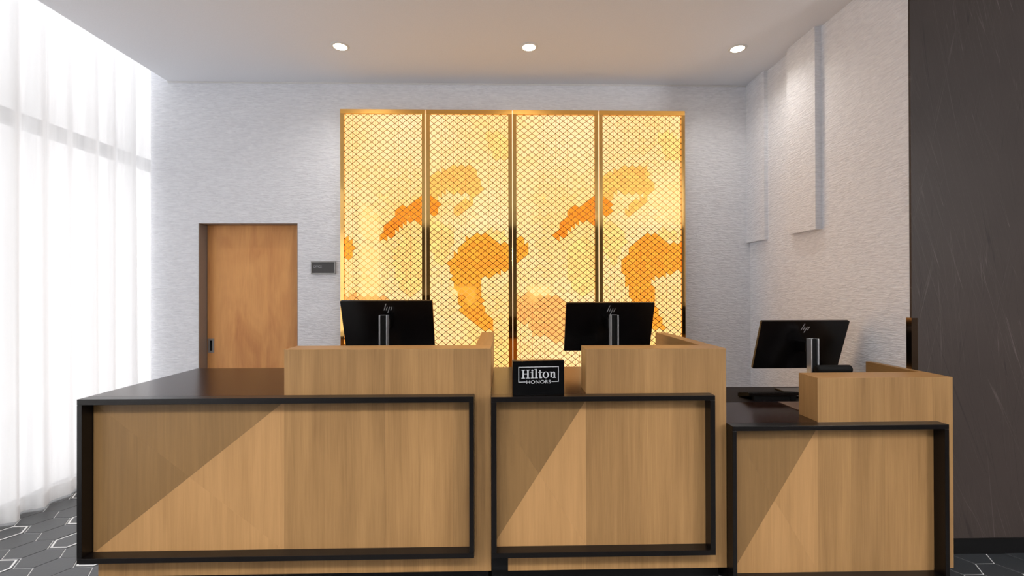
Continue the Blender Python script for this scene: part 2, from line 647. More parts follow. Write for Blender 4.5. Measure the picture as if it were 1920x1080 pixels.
rest = bmesh.new()
for i in range(-5, 54):
    for j in range(-47, 9):
        cx = TCX + i * 1.5 * TA
        cy = TCY + (j + (i % 2) * 0.5) * TA * math.sqrt(3)
        if not (-3.06 < cx < XR - 0.05 and YR + 0.05 < cy < YB - 0.02):
            continue
        if cx > XW - 0.1 and cy > YG + 0.04:
            continue
        near = (cx < -1.78 and 1.85 < cy < 3.85) or (2.1 < cx < 3.3 and 1.75 < cy < YG)
        if not near:
            tile_bm(TA - 0.0030, cx=cx, cy=cy, bm=rest)
            continue
        if tile_me is None:
            t = obj('tile', tile_bm(TA - 0.0030), M['tile'], floor)
            tile_me = t.data
        else:
            t = bpy.data.objects.new('tile', tile_me)
            COL.objects.link(t)
            t.parent = floor
        t.location = (cx, cy, 0)
        if with_inlay(i, j):
            if inl_me is None:
                n = obj('inlay', inlay_bm(), M['inlay'])
                inl_me = n.data
            else:
                n = bpy.data.objects.new('inlay', inl_me)
                COL.objects.link(n)
            n.parent = t
obj('tile_field', rest, M['tile'], floor, kind='stuff')


# ------------------------------------------------------------------ door
door = box('door_1', (DX0 + 0.012, DX1 + 0.2, YB + 0.10, YB + 0.14, 0.006, DZ1 + 0.02), M['door'], kind='structure')
boxes('door_frame', [(DX0, DX0 + 0.006, YB + 0.001, YB + 0.2, 0.004, DZ1),
                     (DX1 - 0.004, DX1, YB + 0.001, YB + 0.098, 0.004, DZ1),
                     (DX0, DX1, YB + 0.001, YB + 0.098, DZ1 - 0.005, DZ1)], M['jamb'], door)
bm = bmesh.new()
px0, px1, pz0, pz1 = -2.574, -2.524, 0.858, 0.98
yy = YB + 0.10
for b in ((px0, px0 + 0.014, yy - 0.004, yy, pz0, pz1), (px1 - 0.014, px1, yy - 0.004, yy, pz0, pz1),
          (px0 + 0.014, px1 - 0.014, yy - 0.004, yy, pz0, pz0 + 0.016), (px0 + 0.014, px1 - 0.014, yy - 0.004, yy, pz1 - 0.016, pz1)):
    add_box(bm, *b)
pull = obj('flush_pull', bm, M['pewter'], door, label='grey metal flush pull')
box('pull_recess', (px0 + 0.014, px1 - 0.014, yy - 0.0012, yy - 0.0002, pz0 + 0.016, pz1 - 0.016), M['black_matte'], pull)


# ------------------------------------------------------------------ reception desks
YF, YP = 2.078, 2.135
PT = 0.005


def rail(name, pts_box, desk):
    return box(name, pts_box, M['black_wood'], desk, bev=0.0012)


def leaf(desk, pts, mat, y=YP):
    bm = bmesh.new()
    add_prism(bm, pts, y, y + PT)
    return obj('veneer_panel', bm, M[mat], desk)


def shrink(tri, d=0.0002):
    c = Vector((sum(p[0] for p in tri) / len(tri), sum(p[1] for p in tri) / len(tri)))
    out = []
    for p in tri:
        v = Vector(p) - c
        out.append(tuple(c + v * (1 - d / max(v.length, 1e-6))))
    return out


def starburst(desk, x0, x1, z0, z1):
    """four triangular veneer leaves that meet at the middle, top and left dark"""
    a, b, c, d = (x0, z0), (x1, z0), (x1, z1), (x0, z1)
    mid = ((x0 + x1) / 2, (z0 + z1) / 2)
    for tri, mt in (((a, b, mid), 'oak_light'), ((b, c, mid), 'oak_light'), ((c, d, mid), 'oak_dark'), ((d, a, mid), 'oak_dark')):
        leaf(desk, shrink(tri), mt)


def planks(desk, xs, z0, z1):
    for a, b in zip(xs, xs[1:]):
        leaf(desk, [(a + 0.00012, z0), (b - 0.00012, z0), (b - 0.00012, z1), (a + 0.00012, z1)], 'oak')


def worktop(desk, x0, xs, x1, yb, z0, z1):
    """slab whose front edge steps back behind the upright leaves right of xs"""
    y1 = YP + PT + 0.0005
    bm = bmesh.new()
    add_prism(bm, [(x0, YP), (xs, YP), (xs, y1), (x1, y1), (x1, yb), (x0, yb)], z0, z1, axis='Z')
    return obj('worktop', bm, M['worktop'], desk)


def ledge(desk, x0, x1, zt, z1, wing, ywing, solid_left=True):
    """raised transaction ledge: box behind the front leaves and a wing wall running back on its right"""
    yb = YP + 0.138
    bm = bmesh.new()
    add_box(bm, x0, x1 - 0.0005, YP + PT, yb, zt + 0.0005, z1 - 0.004)
    obj('ledge_body', bm, M['oak'], desk)
    bm = bmesh.new()
    add_box(bm, x0, x1, YP + 0.0005, yb, z1 - 0.004, z1, bev=0.0008)
    obj('ledge_top', bm, M['oak_top'], desk)
    bm = bmesh.new()
    add_box(bm, x1 - wing, x1, yb + 0.0004, ywing, zt + 0.0005, z1, bev=0.001)
    obj('side_wing', bm, M['oak_wing'], desk)


# left desk
ZT1 = 0.914
d1 = thing('reception_desk', (-1.0, 2.5, 0), 'long oak reception desk with black frame, its bare end beside the white curtain', 'desk', 'reception desks')
box('body', (-1.868, -0.056, YP + PT, 2.86, 0.083, 0.880), M['oak'], d1)
box('toe_kick', (-1.82, -0.07, YP + 0.06, 2.80, 0.0045, 0.083), M['kick'], d1)
worktop(d1, -1.912, -1.0175, -0.0565, 2.883, ZT1 - 0.030, ZT1)
box('end_panel', (-1.912, -1.889, YP, 2.88, 0.176, ZT1 - 0.0305), M['black_wood'], d1)
rail('frame_rail', (-1.912, -0.132, YF, YP - 0.0005, ZT1 - 0.026, ZT1), d1)
rail('frame_rail', (-1.912, -0.132, YF, YP - 0.0005, 0.176, 0.199), d1)
rail('frame_stile', (-1.912, -1.890, YF, YP - 0.0005, 0.1995, ZT1 - 0.0265), d1)
rail('frame_stile', (-0.154, -0.132, YF, YP - 0.0005, 0.1995, ZT1 - 0.0265), d1)
starburst(d1, -1.888, -1.017, 0.192, 0.8835)
leaf(d1, [(-1.866, 0.083), (-1.0173, 0.083), (-1.0173, 0.1915), (-1.866, 0.1915)], 'oak')
planks(d1, [-1.017, -0.728, -0.5526, -0.394, -0.231, -0.0555], 0.083, 1.1255)
ledge(d1, -1.017, -0.0555, ZT1, 1.1265, 0.079, 2.97)

# middle desk
ZT2 = 0.911
d2 = thing('reception_desk', (0.5, 2.5, 0), 'oak reception desk with black frame, carrying the small black lettered sign', 'desk', 'reception desks')
box('body', (0.024, 1.061, YP + PT, 2.86, 0.082, 0.880), M['oak'], d2)
box('toe_kick', (-0.054, 1.05, YP + 0.06, 2.80, 0.0045, 0.082), M['kick'], d2)
box('filler_panel', (-0.054, 0.0235, YP + 0.004, 2.80, 0.0825, 0.19), M['kick'], d2)
worktop(d2, -0.054, 0.3925, 1.0615, 2.883, ZT2 - 0.030, ZT2)
rail('frame_rail', (-0.053, 0.983, YF, YP - 0.0005, ZT2 - 0.023, ZT2), d2)
rail('frame_rail', (-0.053, 0.983, YF, YP - 0.0005, 0.174, 0.197), d2)
rail('frame_stile', (-0.053, -0.029, YF, YP - 0.0005, 0.1975, ZT2 - 0.0235), d2)
rail('frame_stile', (0.960, 0.983, YF, YP - 0.0005, 0.1975, ZT2 - 0.0235), d2)
starburst(d2, -0.053, 0.393, 0.192, 0.8805)
leaf(d2, [(0.024, 0.082), (0.3927, 0.082), (0.3927, 0.1915), (0.024, 0.1915)], 'oak')
planks(d2, [0.393, 0.648, 0.806, 1.062], 0.082, 1.1205)
ledge(d2, 0.395, 1.062, ZT2, 1.1215, 0.066, 2.93)

# low desk
ZT3 = 0.767
d3 = thing('reception_desk', (1.6, 2.5, 0), 'lower oak reception desk with black frame, standing against the dark grey wall', 'desk', 'reception desks')
box('body', (1.088, 2.160, YP + PT, 2.345, 0.062, 0.735), M['oak'], d3)
box('toe_kick', (1.066, 2.150, YP + 0.02, 2.33, 0.0045, 0.062), M['kick'], d3)
box('end_panel', (1.0635, 1.0865, YP, 2.51, 0.03, ZT3 - 0.0245), M['black_wood'], d3)
worktop(d3, 1.0635, 1.5025, 2.1625, 2.520, ZT3 - 0.024, ZT3)
box('rear_worktop', (1.0635, 2.1625, 2.524, 2.916, ZT3 - 0.028, ZT3), M['worktop_matte'], d3, bev=0.001)
for lx in (1.08, 2.10):
    box('rear_leg', (lx, lx + 0.05, 2.84, 2.89, 0.0045, ZT3 - 0.0285), M['kick'], d3)
rail('frame_rail', (1.0635, 2.087, YF, YP - 0.0005, ZT3 - 0.022, ZT3), d3)
rail('frame_rail', (1.0635, 2.087, YF, YP - 0.0005, 0.030, 0.054), d3)
rail('frame_stile', (1.0635, 1.083, YF, YP - 0.0005, 0.0545, ZT3 - 0.0225), d3)
rail('frame_stile', (2.066, 2.087, YF, YP - 0.0005, 0.0545, ZT3 - 0.0225), d3)
starburst(d3, 1.085, 1.503, 0.052, 0.7425)
planks(d3, [1.503, 1.665, 1.828, 2.066], 0.052, 0.9765)
planks(d3, [2.066, 2.1625], 0.0625, 0.9765)
ledge(d3, 1.504, 2.1625, ZT3, 0.9775, 0.034, 2.615)


# ------------------------------------------------------------------ backlit lattice panels
YL = 3.862           # front of the brass frames
P_X = [-1.3696, -0.6490, 0.0877, 0.8274, 1.5734]
PZ1 = 2.9355
PZ0 = 0.42
SW = 0.0315
CW, CH = 0.0331, 0.0530      # half a diamond's width, a diamond's height

# flat print: colours by cell, in the print's own units (220 units to the metre; it repeats every two panels)
U = 220.0


def inside(poly, x, y):
    c = False
    j = len(poly) - 1
    for i in range(len(poly)):
        xi, yi = poly[i]
        xj, yj = poly[j]
        if (yi > y) != (yj > y) and x < (xj - xi) * (y - yi) / (yj - yi) + xi:
            c = not c
        j = i
    return c


CLOUD = lin(255, 203, 104)
AMBER = lin(252, 172, 58)
FLAME = lin(250, 152, 46)
PEACH = lin(255, 192, 108)
GOLD = lin(255, 224, 132)
PRINT = [
    (FLAME, [(711, 447), (713, 437), (722, 421), (738, 405), (741, 393), (752, 382), (763, 384), (778, 370), (791, 361), (800, 361), (808, 372), (822, 374), (821, 400), (806, 405), (800, 422), (790, 421), (780, 418), (768, 412), (757, 420), (745, 430), (737, 436), (733, 443), (720, 447)]),
    (CLOUD, [(800, 360), (805, 330), (818, 322), (830, 316), (846, 309), (862, 311), (886, 309), (892, 318), (893, 332), (906, 350), (888, 368), (870, 360), (855, 362), (835, 358), (824, 366), (818, 374), (808, 374)]),
    (CLOUD, [(840, 405), (846, 396), (858, 380), (875, 371), (890, 367), (885, 380), (870, 392), (855, 402)]),
    (AMBER, [(837, 489), (853, 471), (854, 464), (873, 444), (893, 438), (911, 438), (933, 456), (955, 456), (965, 444), (978, 445), (987, 458), (990, 468), (980, 482), (965, 490), (955, 503), (924, 516), (896, 524), (902, 538), (902, 553), (905, 575), (918, 600), (925, 618), (897, 616), (872, 595), (859, 580), (855, 547), (846, 527), (843, 510)]),
    (GOLD, [(905, 440), (918, 428), (940, 432), (953, 446), (940, 454), (925, 448)]),
    (GOLD, [(845, 430), (800, 405), (803, 470), (826, 500), (840, 470), (850, 452)]),
    (GOLD, [(1060, 470), (1085, 440), (1118, 455), (1118, 540), (1085, 556), (1062, 520)]),
    (GOLD, [(905, 250), (930, 240), (955, 262), (955, 300), (925, 296)]),
    (GOLD, [(880, 640), (925, 632), (955, 640), (955, 690), (890, 690)]),
    (PEACH, [(963, 558), (982, 548), (1000, 553), (1040, 551), (1062, 565), (1085, 580), (1090, 610), (1055, 640), (1036, 644), (1020, 630), (1000, 631), (990, 611), (963, 598)]),
]
PER = 325.0


def print_colour(x, z, rnd):
    u = 638 + (x - P_X[0]) * U
    v = 205 + (PZ1 - z) * U
    for col, poly in PRINT:
        for k in (-1, 0, 1):
            if inside(poly, u - k * PER, v):
                f = 0.90 + 0.22 * rnd.random()
                return (col[0], min(1, col[1] * f), min(1, col[2] * f), 1)
    t = rnd.random()
    a, b = lin(255, 220, 128), lin(255, 240, 182)
    k = 0.5 + 0.5 * math.sin(u * 0.021 + 1.1) * math.cos(v * 0.016 - 0.4)
    t = min(1, max(0, 0.55 * k + 0.3 * t + 0.25 * max(0.0, 1 - (v - 205) / 160)))
    return tuple(a[i] * (1 - t) + b[i] * t for i in range(4))


def cells(x0, x1, z0, z1):
    """triangles of the lattice: verticals CW apart, apex half a step up on the next vertical"""
    nx = int(round((x1 - x0) / CW))
    w = (x1 - x0) / nx
    nz = int(math.ceil((z1 - z0) / CH)) + 1

    def node(i, k):            # k counts half steps
        return (x0 + i * w, z1 - k * CH / 2)
    out = []
    for i in range(nx):
        for k in range(-1, 2 * nz):
            if (i + k) % 2 == 0:
                out.append(((i, k), (i, k + 2), (i + 1, k + 1)))
            else:
                out.append(((i + 1, k), (i, k + 1), (i + 1, k + 2)))
    return node, out


def inset(tri, ds):
    """move each side (p_i, p_i+1) of a triangle inwards by ds[i]"""
    c = Vector((sum(p[0] for p in tri) / 3, sum(p[1] for p in tri) / 3))
    ls = []
    for i in range(3):
        a, b = Vector(tri[i]), Vector(tri[(i + 1) % 3])
        n = Vector((-(b - a).y, (b - a).x)).normalized()
        if (c - a).dot(n) < 0:
            n = -n
        ls.append((n, n.dot(a) + ds[i]))
    pts = []
    for i in range(3):
        n1, c1 = ls[i - 1]
        n2, c2 = ls[i]
        det = n1.x * n2.y - n1.y * n2.x
        pts.append(((c1 * n2.y - n1.y * c2) / det, (n1.x * c2 - c1 * n2.x) / det))
    return pts


def art_panel(n, label):
    x0, x1 = P_X[n] + (0.003 if n else 0), P_X[n + 1] - (0.003 if n < 3 else 0)
    rnd = random.Random(11)
    p = thing('lattice_panel', ((x0 + x1) / 2, YB, PZ0), label, 'wall panel', 'backlit brass lattice panels')
    for b, nm in (((x0, x1, YL, YL + 0.03, PZ1 - 0.036, PZ1), 'frame_rail'), ((x0, x1, YL, YL + 0.03, PZ0, PZ0 + 0.036), 'frame_rail'),
                  ((x0, x0 + SW, YL, YL + 0.03, PZ0 + 0.0362, PZ1 - 0.0362), 'frame_stile'), ((x1 - SW, x1, YL, YL + 0.03, PZ0 + 0.0362, PZ1 - 0.0362), 'frame_stile')):
        box(nm, b, M['brass' if nm == 'frame_stile' else 'brass_rail'], p, bev=0.0008)
    ix0, ix1, iz0, iz1 = x0 + SW, x1 - SW, PZ0 + 0.036, PZ1 - 0.036
    node, tris = cells(ix0, ix1, iz0, iz1)
    V, F, idx = [], [], {}
    yf, yb = YL + 0.012, YL + 0.0128

    def vid(x, y, z):
        V.append((x, y, z))
        return len(V) - 1

    def nid(i, k):
        if (i, k) not in idx:
            x, z = node(i, k)
            idx[(i, k)] = vid(x, yf, min(iz1 + 0.002, max(iz0 - 0.002, z)))
        return idx[(i, k)]
    DD, DV = 0.0023, 0.0008
    fv, ff, fc = [], [], []
    for tr in tris:
        pts = [node(*t) for t in tr]
        if max(q[1] for q in pts) <= iz0 + 0.001 or min(q[1] for q in pts) >= iz1 - 0.001:
            continue
        ds = [DV if tr[i][0] == tr[(i + 1) % 3][0] else DD for i in range(3)]
        cl = lambda q: (q[0], min(iz1 + 0.002, max(iz0 - 0.002, q[1])))
        ins = [cl(q) for q in inset(pts, ds)]
        o = [nid(*t) for t in tr]
        a = [vid(q[0], yf, q[1]) for q in ins]
        b = [vid(q[0], yb, q[1]) for q in ins]
        for i in range(3):
            j = (i + 1) % 3
            F.append((o[i], o[j], a[j], a[i]))
            F.append((a[i], a[j], b[j], b[i]))
        cpt = [cl(q) for q in pts]
        s = len(fv)
        fv += [(q[0], YL + 0.022, q[1]) for q in cpt]
        ff.append((s, s + 1, s + 2))
        c = (sum(q[0] for q in pts) / 3, sum(q[1] for q in pts) / 3)
        # one diamond's halves share their slight tone, the print's outlines follow the half cells
        lone = [t for i, t in enumerate(tr) if ds[i] == DD and ds[i - 1] == DD]
        vx = [q for q, t in zip(pts, tr) if t not in lone]
        fc.append(print_colour(c[0], c[1], random.Random(int(vx[0][0] * 1000) * 7919 + int((vx[0][1] + vx[-1][1]) * 1000))))
    me = bpy.data.meshes.new('lattice')
    me.from_pydata(V, [], F)
    me.update()
    me.materials.append(M['brass_sheet'])
    o = bpy.data.objects.new('lattice', me)
    COL.objects.link(o)
    o.parent = p
    o.matrix_parent_inverse = parent_inv(p)
    me = bpy.data.meshes.new('backlit_print')
    me.from_pydata(fv, [], ff)
    at = me.color_attributes.new('print', 'FLOAT_COLOR', 'CORNER')
    cols = []
    for c in fc:
        cols += list(c) * 3
    at.data.foreach_set('color', cols)
    me.materials.append(M['film'])
    o = bpy.data.objects.new('backlit_print', me)
    COL.objects.link(o)
    o.parent = p
    o.matrix_parent_inverse = parent_inv(p)
    box('light_box', (x0 + 0.006, x1 - 0.006, YL + 0.0302, YB - 0.0005, PZ0 + 0.02, PZ1 - 0.02), M['white_paint'], p)
    if n < 3:
        box('leak_glow', (x1 + 0.0006, x1 + 0.0054, YL + 0.012, YL + 0.016, PZ0, PZ1 - 0.002), M['strip'], p)  # glowing strip stands in for light leaking through the gap
    if n == 0:
        box('wall_bracket', (x0 - 0.003, x0 + 0.012, YL + 0.03, YB, 1.005, 1.06), M['black_matte'], p)
    return p


art_panel(0, 'backlit brass lattice panel nearest the office door, behind the left monitor')
art_panel(1, 'backlit brass lattice panel second from the door, with large amber blot at mid height')
art_panel(2, 'backlit brass lattice panel third from the door, above the small black sign')
art_panel(3, 'backlit brass lattice panel farthest from the door, nearest the right wall')


# ------------------------------------------------------------------ office plaque
t = thing('door_plaque', (-1.533, YB, 1.594), 'small charcoal plaque in a grey frame reading office, on the wall beside the wooden door', 'sign')
bm = bmesh.new()
sx0, sx1, sz0, sz1 = -1.6375, -1.429, 1.5395, 1.6497
for b in ((sx0, sx0 + 0.010, YB - 0.014, YB - 0.0005, sz0, sz1), (sx1 - 0.010, sx1, YB - 0.014, YB - 0.0005, sz0, sz1),
          (sx0 + 0.010, sx1 - 0.010, YB - 0.014, YB - 0.0005, sz0, sz0 + 0.010), (sx0 + 0.010, sx1 - 0.010, YB - 0.014, YB - 0.0005, sz1 - 0.010, sz1)):
    add_box(bm, *b, bev=0.0015)
obj('frame', bm, M['pewter'], t)
box('plate', (sx0 + 0.0102, sx1 - 0.0102, YB - 0.009, YB - 0.001, sz0 + 0.0102, sz1 - 0.0102), M['plaque'], t)
bm = flat_text('OFFICE', 1.0)
obj('lettering', fit_text(bm, -1.617, -1.547, 1.595, 1.613, YB - 0.0095), M['print_white'], t)


# ------------------------------------------------------------------ counter sign
sg = thing('counter_sign', (0.047, 2.098, ZT2), 'small black block sign with silver lettering, standing on the dark worktop of the middle desk', 'sign')
box('block', (0, 0.242, 0, 0.045, 0.0006, 0.161), M['sign_black'], None, bev=0.0015)
blk = bpy.data.objects['block']
blk.parent = sg
SIGN_Y = -0.0006


def sgpart(name, bm):
    o = obj(name, bm, M['print_white'])
    o.parent = sg
    return o


bm = bmesh.new()
ox0, ox1, oz0, oz1, ow = 0.026, 0.2155, 0.0615, 0.1335, 0.0032
for b in ((ox0, ox1, oz1 - ow, oz1), (ox0, ox0 + ow, oz0, oz1 - ow), (ox1 - ow, ox1, oz0, oz1 - ow),
          (ox0 + ow, 0.0605, oz0, oz0 + ow), (0.1815, ox1 - ow, oz0, oz0 + ow)):
    add_box(bm, b[0], b[1], SIGN_Y, 0.0, b[2], b[3])
sgpart('border', bm)
# word in bracketed serif capitals and lower case, drawn stroke by stroke
bm = bmesh.new()
gx, gz, gs = 0.0405, 0.0795, 0.0405      # left, baseline, cap height
K = 0.158 / 4.06


def st(x0, x1, z0, z1):
    add_box(bm, gx + x0 * K, gx + x1 * K, SIGN_Y, 0.0, gz + z0 * gs, gz + z1 * gs)


S = 0.07
for a in (0.10, 0.66):                    # H
    st(a + 0.02, a + 0.21, S, 1 - S)
    st(a - 0.10, a + 0.34, 0, S)
    st(a - 0.10, a + 0.34, 1 - S, 1)
st(0.34, 0.66, 0.47, 0.56)
st(1.215, 1.395, S, 0.72)                    # i
st(1.10, 1.50, 0, S)
st(1.10, 1.20, 0.66, 0.72)
add_prism(bm, [(gx + (1.305 + 0.12 * math.cos(k * PI / 6)) * K, gz + (0.9 + 0.115 * math.sin(k * PI / 6)) * gs) for k in range(12)], SIGN_Y, 0.0)
st(1.675, 1.855, S, 1.06)                    # l
st(1.56, 1.97, 0, S)
st(1.56, 1.66, 1.0, 1.06)
st(2.14, 2.31, 0.12, 0.95)                 # t
st(2.02, 2.50, 0.64, 0.72)
st(2.17, 2.46, 0.0, 0.12)
st(2.40, 2.48, 0.05, 0.17)


def ring(cx, cz, rx, rz, tx, tz, seg=28):
    def q(r_x, r_z, k):
        return (gx + (cx + r_x * math.cos(2 * PI * k / seg)) * K, gz + (cz + r_z * math.sin(2 * PI * k / seg)) * gs)
    for k in range(seg):
        add_prism(bm, [q(rx, rz, k), q(rx, rz, k + 1), q(rx - tx, rz - tz, k + 1), q(rx - tx, rz - tz, k)], SIGN_Y, 0.0)


ring(2.93, 0.365, 0.375, 0.385, 0.165, 0.07)  # o
st(3.50, 3.68, S, 0.72)                    # n
st(3.39, 3.48, 0.65, 0.72)
st(4.14, 3.76, 0, S)
st(3.87, 4.06, S, 0.58)
st(3.80, 4.13, 0, S)
add_prism(bm, [(gx + a * K, gz + b * gs) for a, b in ((3.68, 0.56), (3.76, 0.68), (3.86, 0.735), (3.95, 0.72), (4.03, 0.66), (4.06, 0.58), (3.87, 0.58), (3.83, 0.63), (3.76, 0.58), (3.68, 0.47))], SIGN_Y, 0.0)
sgpart('lettering', bm)
sgpart('lettering', fit_text(flat_text('HONORS', 1.0), 0.064, 0.178, 0.0548, 0.0702, SIGN_Y))
sg.rotation_euler = (0, 0, math.radians(4))


# ------------------------------------------------------------------ monitors
TAU = math.radians(19.5)


def monitor(cx, yb, zb, zt, label):
    """tilted screen seen from behind; (cx, yb, zb) is the middle of the back cover's lower edge, zt the worktop"""
    r = thing('monitor', (cx, 2.74, zt), label, 'monitor', 'computer monitors seen from behind')
    mx = Matrix.Translation((cx, yb, zb)) @ Matrix.Rotation(TAU, 4, 'X')   # local x, -y towards the camera, z up the cover
    w, h = 0.539, 0.322

    def rounded(x0, x1, z0, z1, rad):
        pts = []
        for cxx, czz, a0 in ((x1 - rad, z0 + rad, -90), (x1 - rad, z1 - rad, 0), (x0 + rad, z1 - rad, 90), (x0 + rad, z0 + rad, 180)):
            for k in range(5):
                a = math.radians(a0 + k * 22.5)
                pts.append((cxx + rad * math.cos(a), czz + rad * math.sin(a)))
        return pts
    bm = bmesh.new()
    add_prism(bm, rounded(-w / 2, w / 2, 0, h, 0.006), 0.0, 0.017)
    cover = obj('back_cover', bm, M['black_plastic'], r, mx=mx)
    bm = bmesh.new()
    add_prism(bm, rounded(-w / 2 + 0.004, w / 2 - 0.004, 0.004, h - 0.004, 0.004), 0.0171, 0.0195)
    obj('screen', bm, M['black_matte'], r, mx=mx)
    # emblem of four slanted bars
    for xa, z0, z1 in ((-0.0205, 0.262, 0.304), (-0.0075, 0.262, 0.284), (0.0065, 0.246, 0.284), (0.0195, 0.262, 0.284)):
        bm = bmesh.new()
        s = 0.36
        b0 = 0.262
        pts = [(xa + (z0 - b0) * s, z0), (xa + 0.0048 + (z0 - b0) * s, z0), (xa + 0.0048 + (z1 - b0) * s, z1), (xa + (z1 - b0) * s, z1)]
        add_prism(bm, pts, -0.0006, 0.0)
        obj('emblem_bar', bm, M['satin_silver'], cover, mx=mx)
    zc = zt + 0.343
    y0, y1 = 2.618, 2.660
    xc = cx - 0.004
    bm = bmesh.new()
    for b in ((xc - 0.024, xc - 0.0175, y0, y1, zt + 0.0125, zc), (xc + 0.0175, xc + 0.024, y0, y1, zt + 0.0125, zc), (xc - 0.0175, xc + 0.0175, y1 - 0.008, y1, zt + 0.0125, zc)):
        add_box(bm, *b, bev=0.001)
    col = obj('stand_column', bm, M['satin_silver'], r, label='silver stand column')
    box('cable_channel', (xc - 0.0173, xc + 0.0173, y0 + 0.012, y1 - 0.0082, zt + 0.013, zc - 0.001), M['black_matte'], col)
    zh = zc - 0.055
    yh = yb - (zh - zb) * math.tan(TAU)
    box('hinge', (xc - 0.03, xc + 0.03, y1 + 0.0002, yh + 0.003, zh - 0.03, zh + 0.03), M['black_plastic'], r, bev=0.004)
    box('stand_base', (xc - 0.115, xc + 0.115, 2.60, 2.83, zt + 0.0006, zt + 0.012), M['black_plastic'], r, bev=0.003)
    return r


monitor(-0.682, 2.783, 1.035, ZT1, 'black monitor on the left desk, its back turned, nearest the office door')
monitor(0.655, 2.837, 1.018, ZT2, 'black monitor on the middle desk, its back turned, right of the lettered sign')
monitor(1.835, 2.811, 0.905, ZT3, 'black monitor on the low right desk, its back turned, before the white side wall')


# ------------------------------------------------------------------ small things on the low desk
k = thing('keyboard', (1.56, 2.64, ZT3), 'flat black keyboard on the dark worktop, left of the monitor on the low desk', 'keyboard')
bm = bmesh.new()
# wedge: back edge raised towards the camera, underside open between two feet
add_prism(bm, [(2.545, ZT3 + 0.030), (2.545, ZT3 + 0.044), (2.67, ZT3 + 0.020), (2.67, ZT3 + 0.0008), (2.66, ZT3 + 0.0008)], 1.398, 1.70, axis='X')
obj('case', bm, M['black_plastic'], k)
for fx in (1.425, 1.64):
    box('foot', (fx, fx + 0.03, 2.548, 2.566, ZT3 + 0.0008, ZT3 + 0.0298), M['black_matte'], k)
box('back_skirt', (1.455, 1.64, 2.552, 2.558, ZT3 + 0.0008, ZT3 + 0.0298), M['black_matte'], k)
bm = bmesh.new()
sl = (0.044 - 0.020) / 0.125
for row in range(5):
    for c in range(15):
        xa = 1.402 + c * 0.0197
        ya = 2.558 + row * 0.0215
        zz = ZT3 + 0.044 - (ya + 0.009 - 2.545) * sl
        add_box(bm, xa, xa + 0.017, ya, ya + 0.0185, zz - 0.001, zz + 0.004)
obj('keys', bm, M['black_matte'], k, kind='stuff')

tag(box('desk_pad', (1.546, 1.99, 2.345, 2.515, ZT3 + 0.0006, ZT3 + 0.004), M['pad'], None, bev=0.001),
    'thin grey brown pad lying flat on the low worktop, half hidden by its oak ledge', 'desk pad')

ph = thing('desk_phone', (1.96, 2.60, ZT3), 'black desk phone with rounded handset end, just behind the oak ledge of the low desk', 'phone')
bm = bmesh.new()
add_prism(bm, [(2.50, ZT3 + 0.0008), (2.50, ZT3 + 0.10), (2.53, ZT3 + 0.152), (2.56, ZT3 + 0.152), (2.60, ZT3 + 0.0008)], 1.80, 1.925, axis='X')
obj('base', bm, M['black_plastic'], ph)
bm = bmesh.new()
prof = [(0.003, 0.0), (0.018, 0.002), (0.024, 0.008), (0.025, 0.016), (0.025, 0.19), (0.024, 0.198), (0.018, 0.204), (0.003, 0.206)]
add_lathe(bm, prof, 24, close=True)
obj('handset', bm, M['black_matte'], ph, smooth=True, mx=Matrix.Translation((1.78, 2.545, ZT3 + 0.1775)) @ Matrix.Rotation(PI / 2, 4, 'Y'))


# ------------------------------------------------------------------ corner guard
g = bmesh.new()
gx0 = XW - 0.003
gy0 = YG - 0.003
gw = 0.030
pts = [(gx0, gy0), (XW + gw, gy0), (XW + gw, YG), (XW, YG), (XW, YG + gw), (gx0, YG + gw)]
add_prism(g, pts, 0.005, 1.248, axis='Z')
tag(obj('corner_guard', g, M['guard']), 'bronze brown guard strip on the wall corner, between white and dark grey walls', 'corner guard')


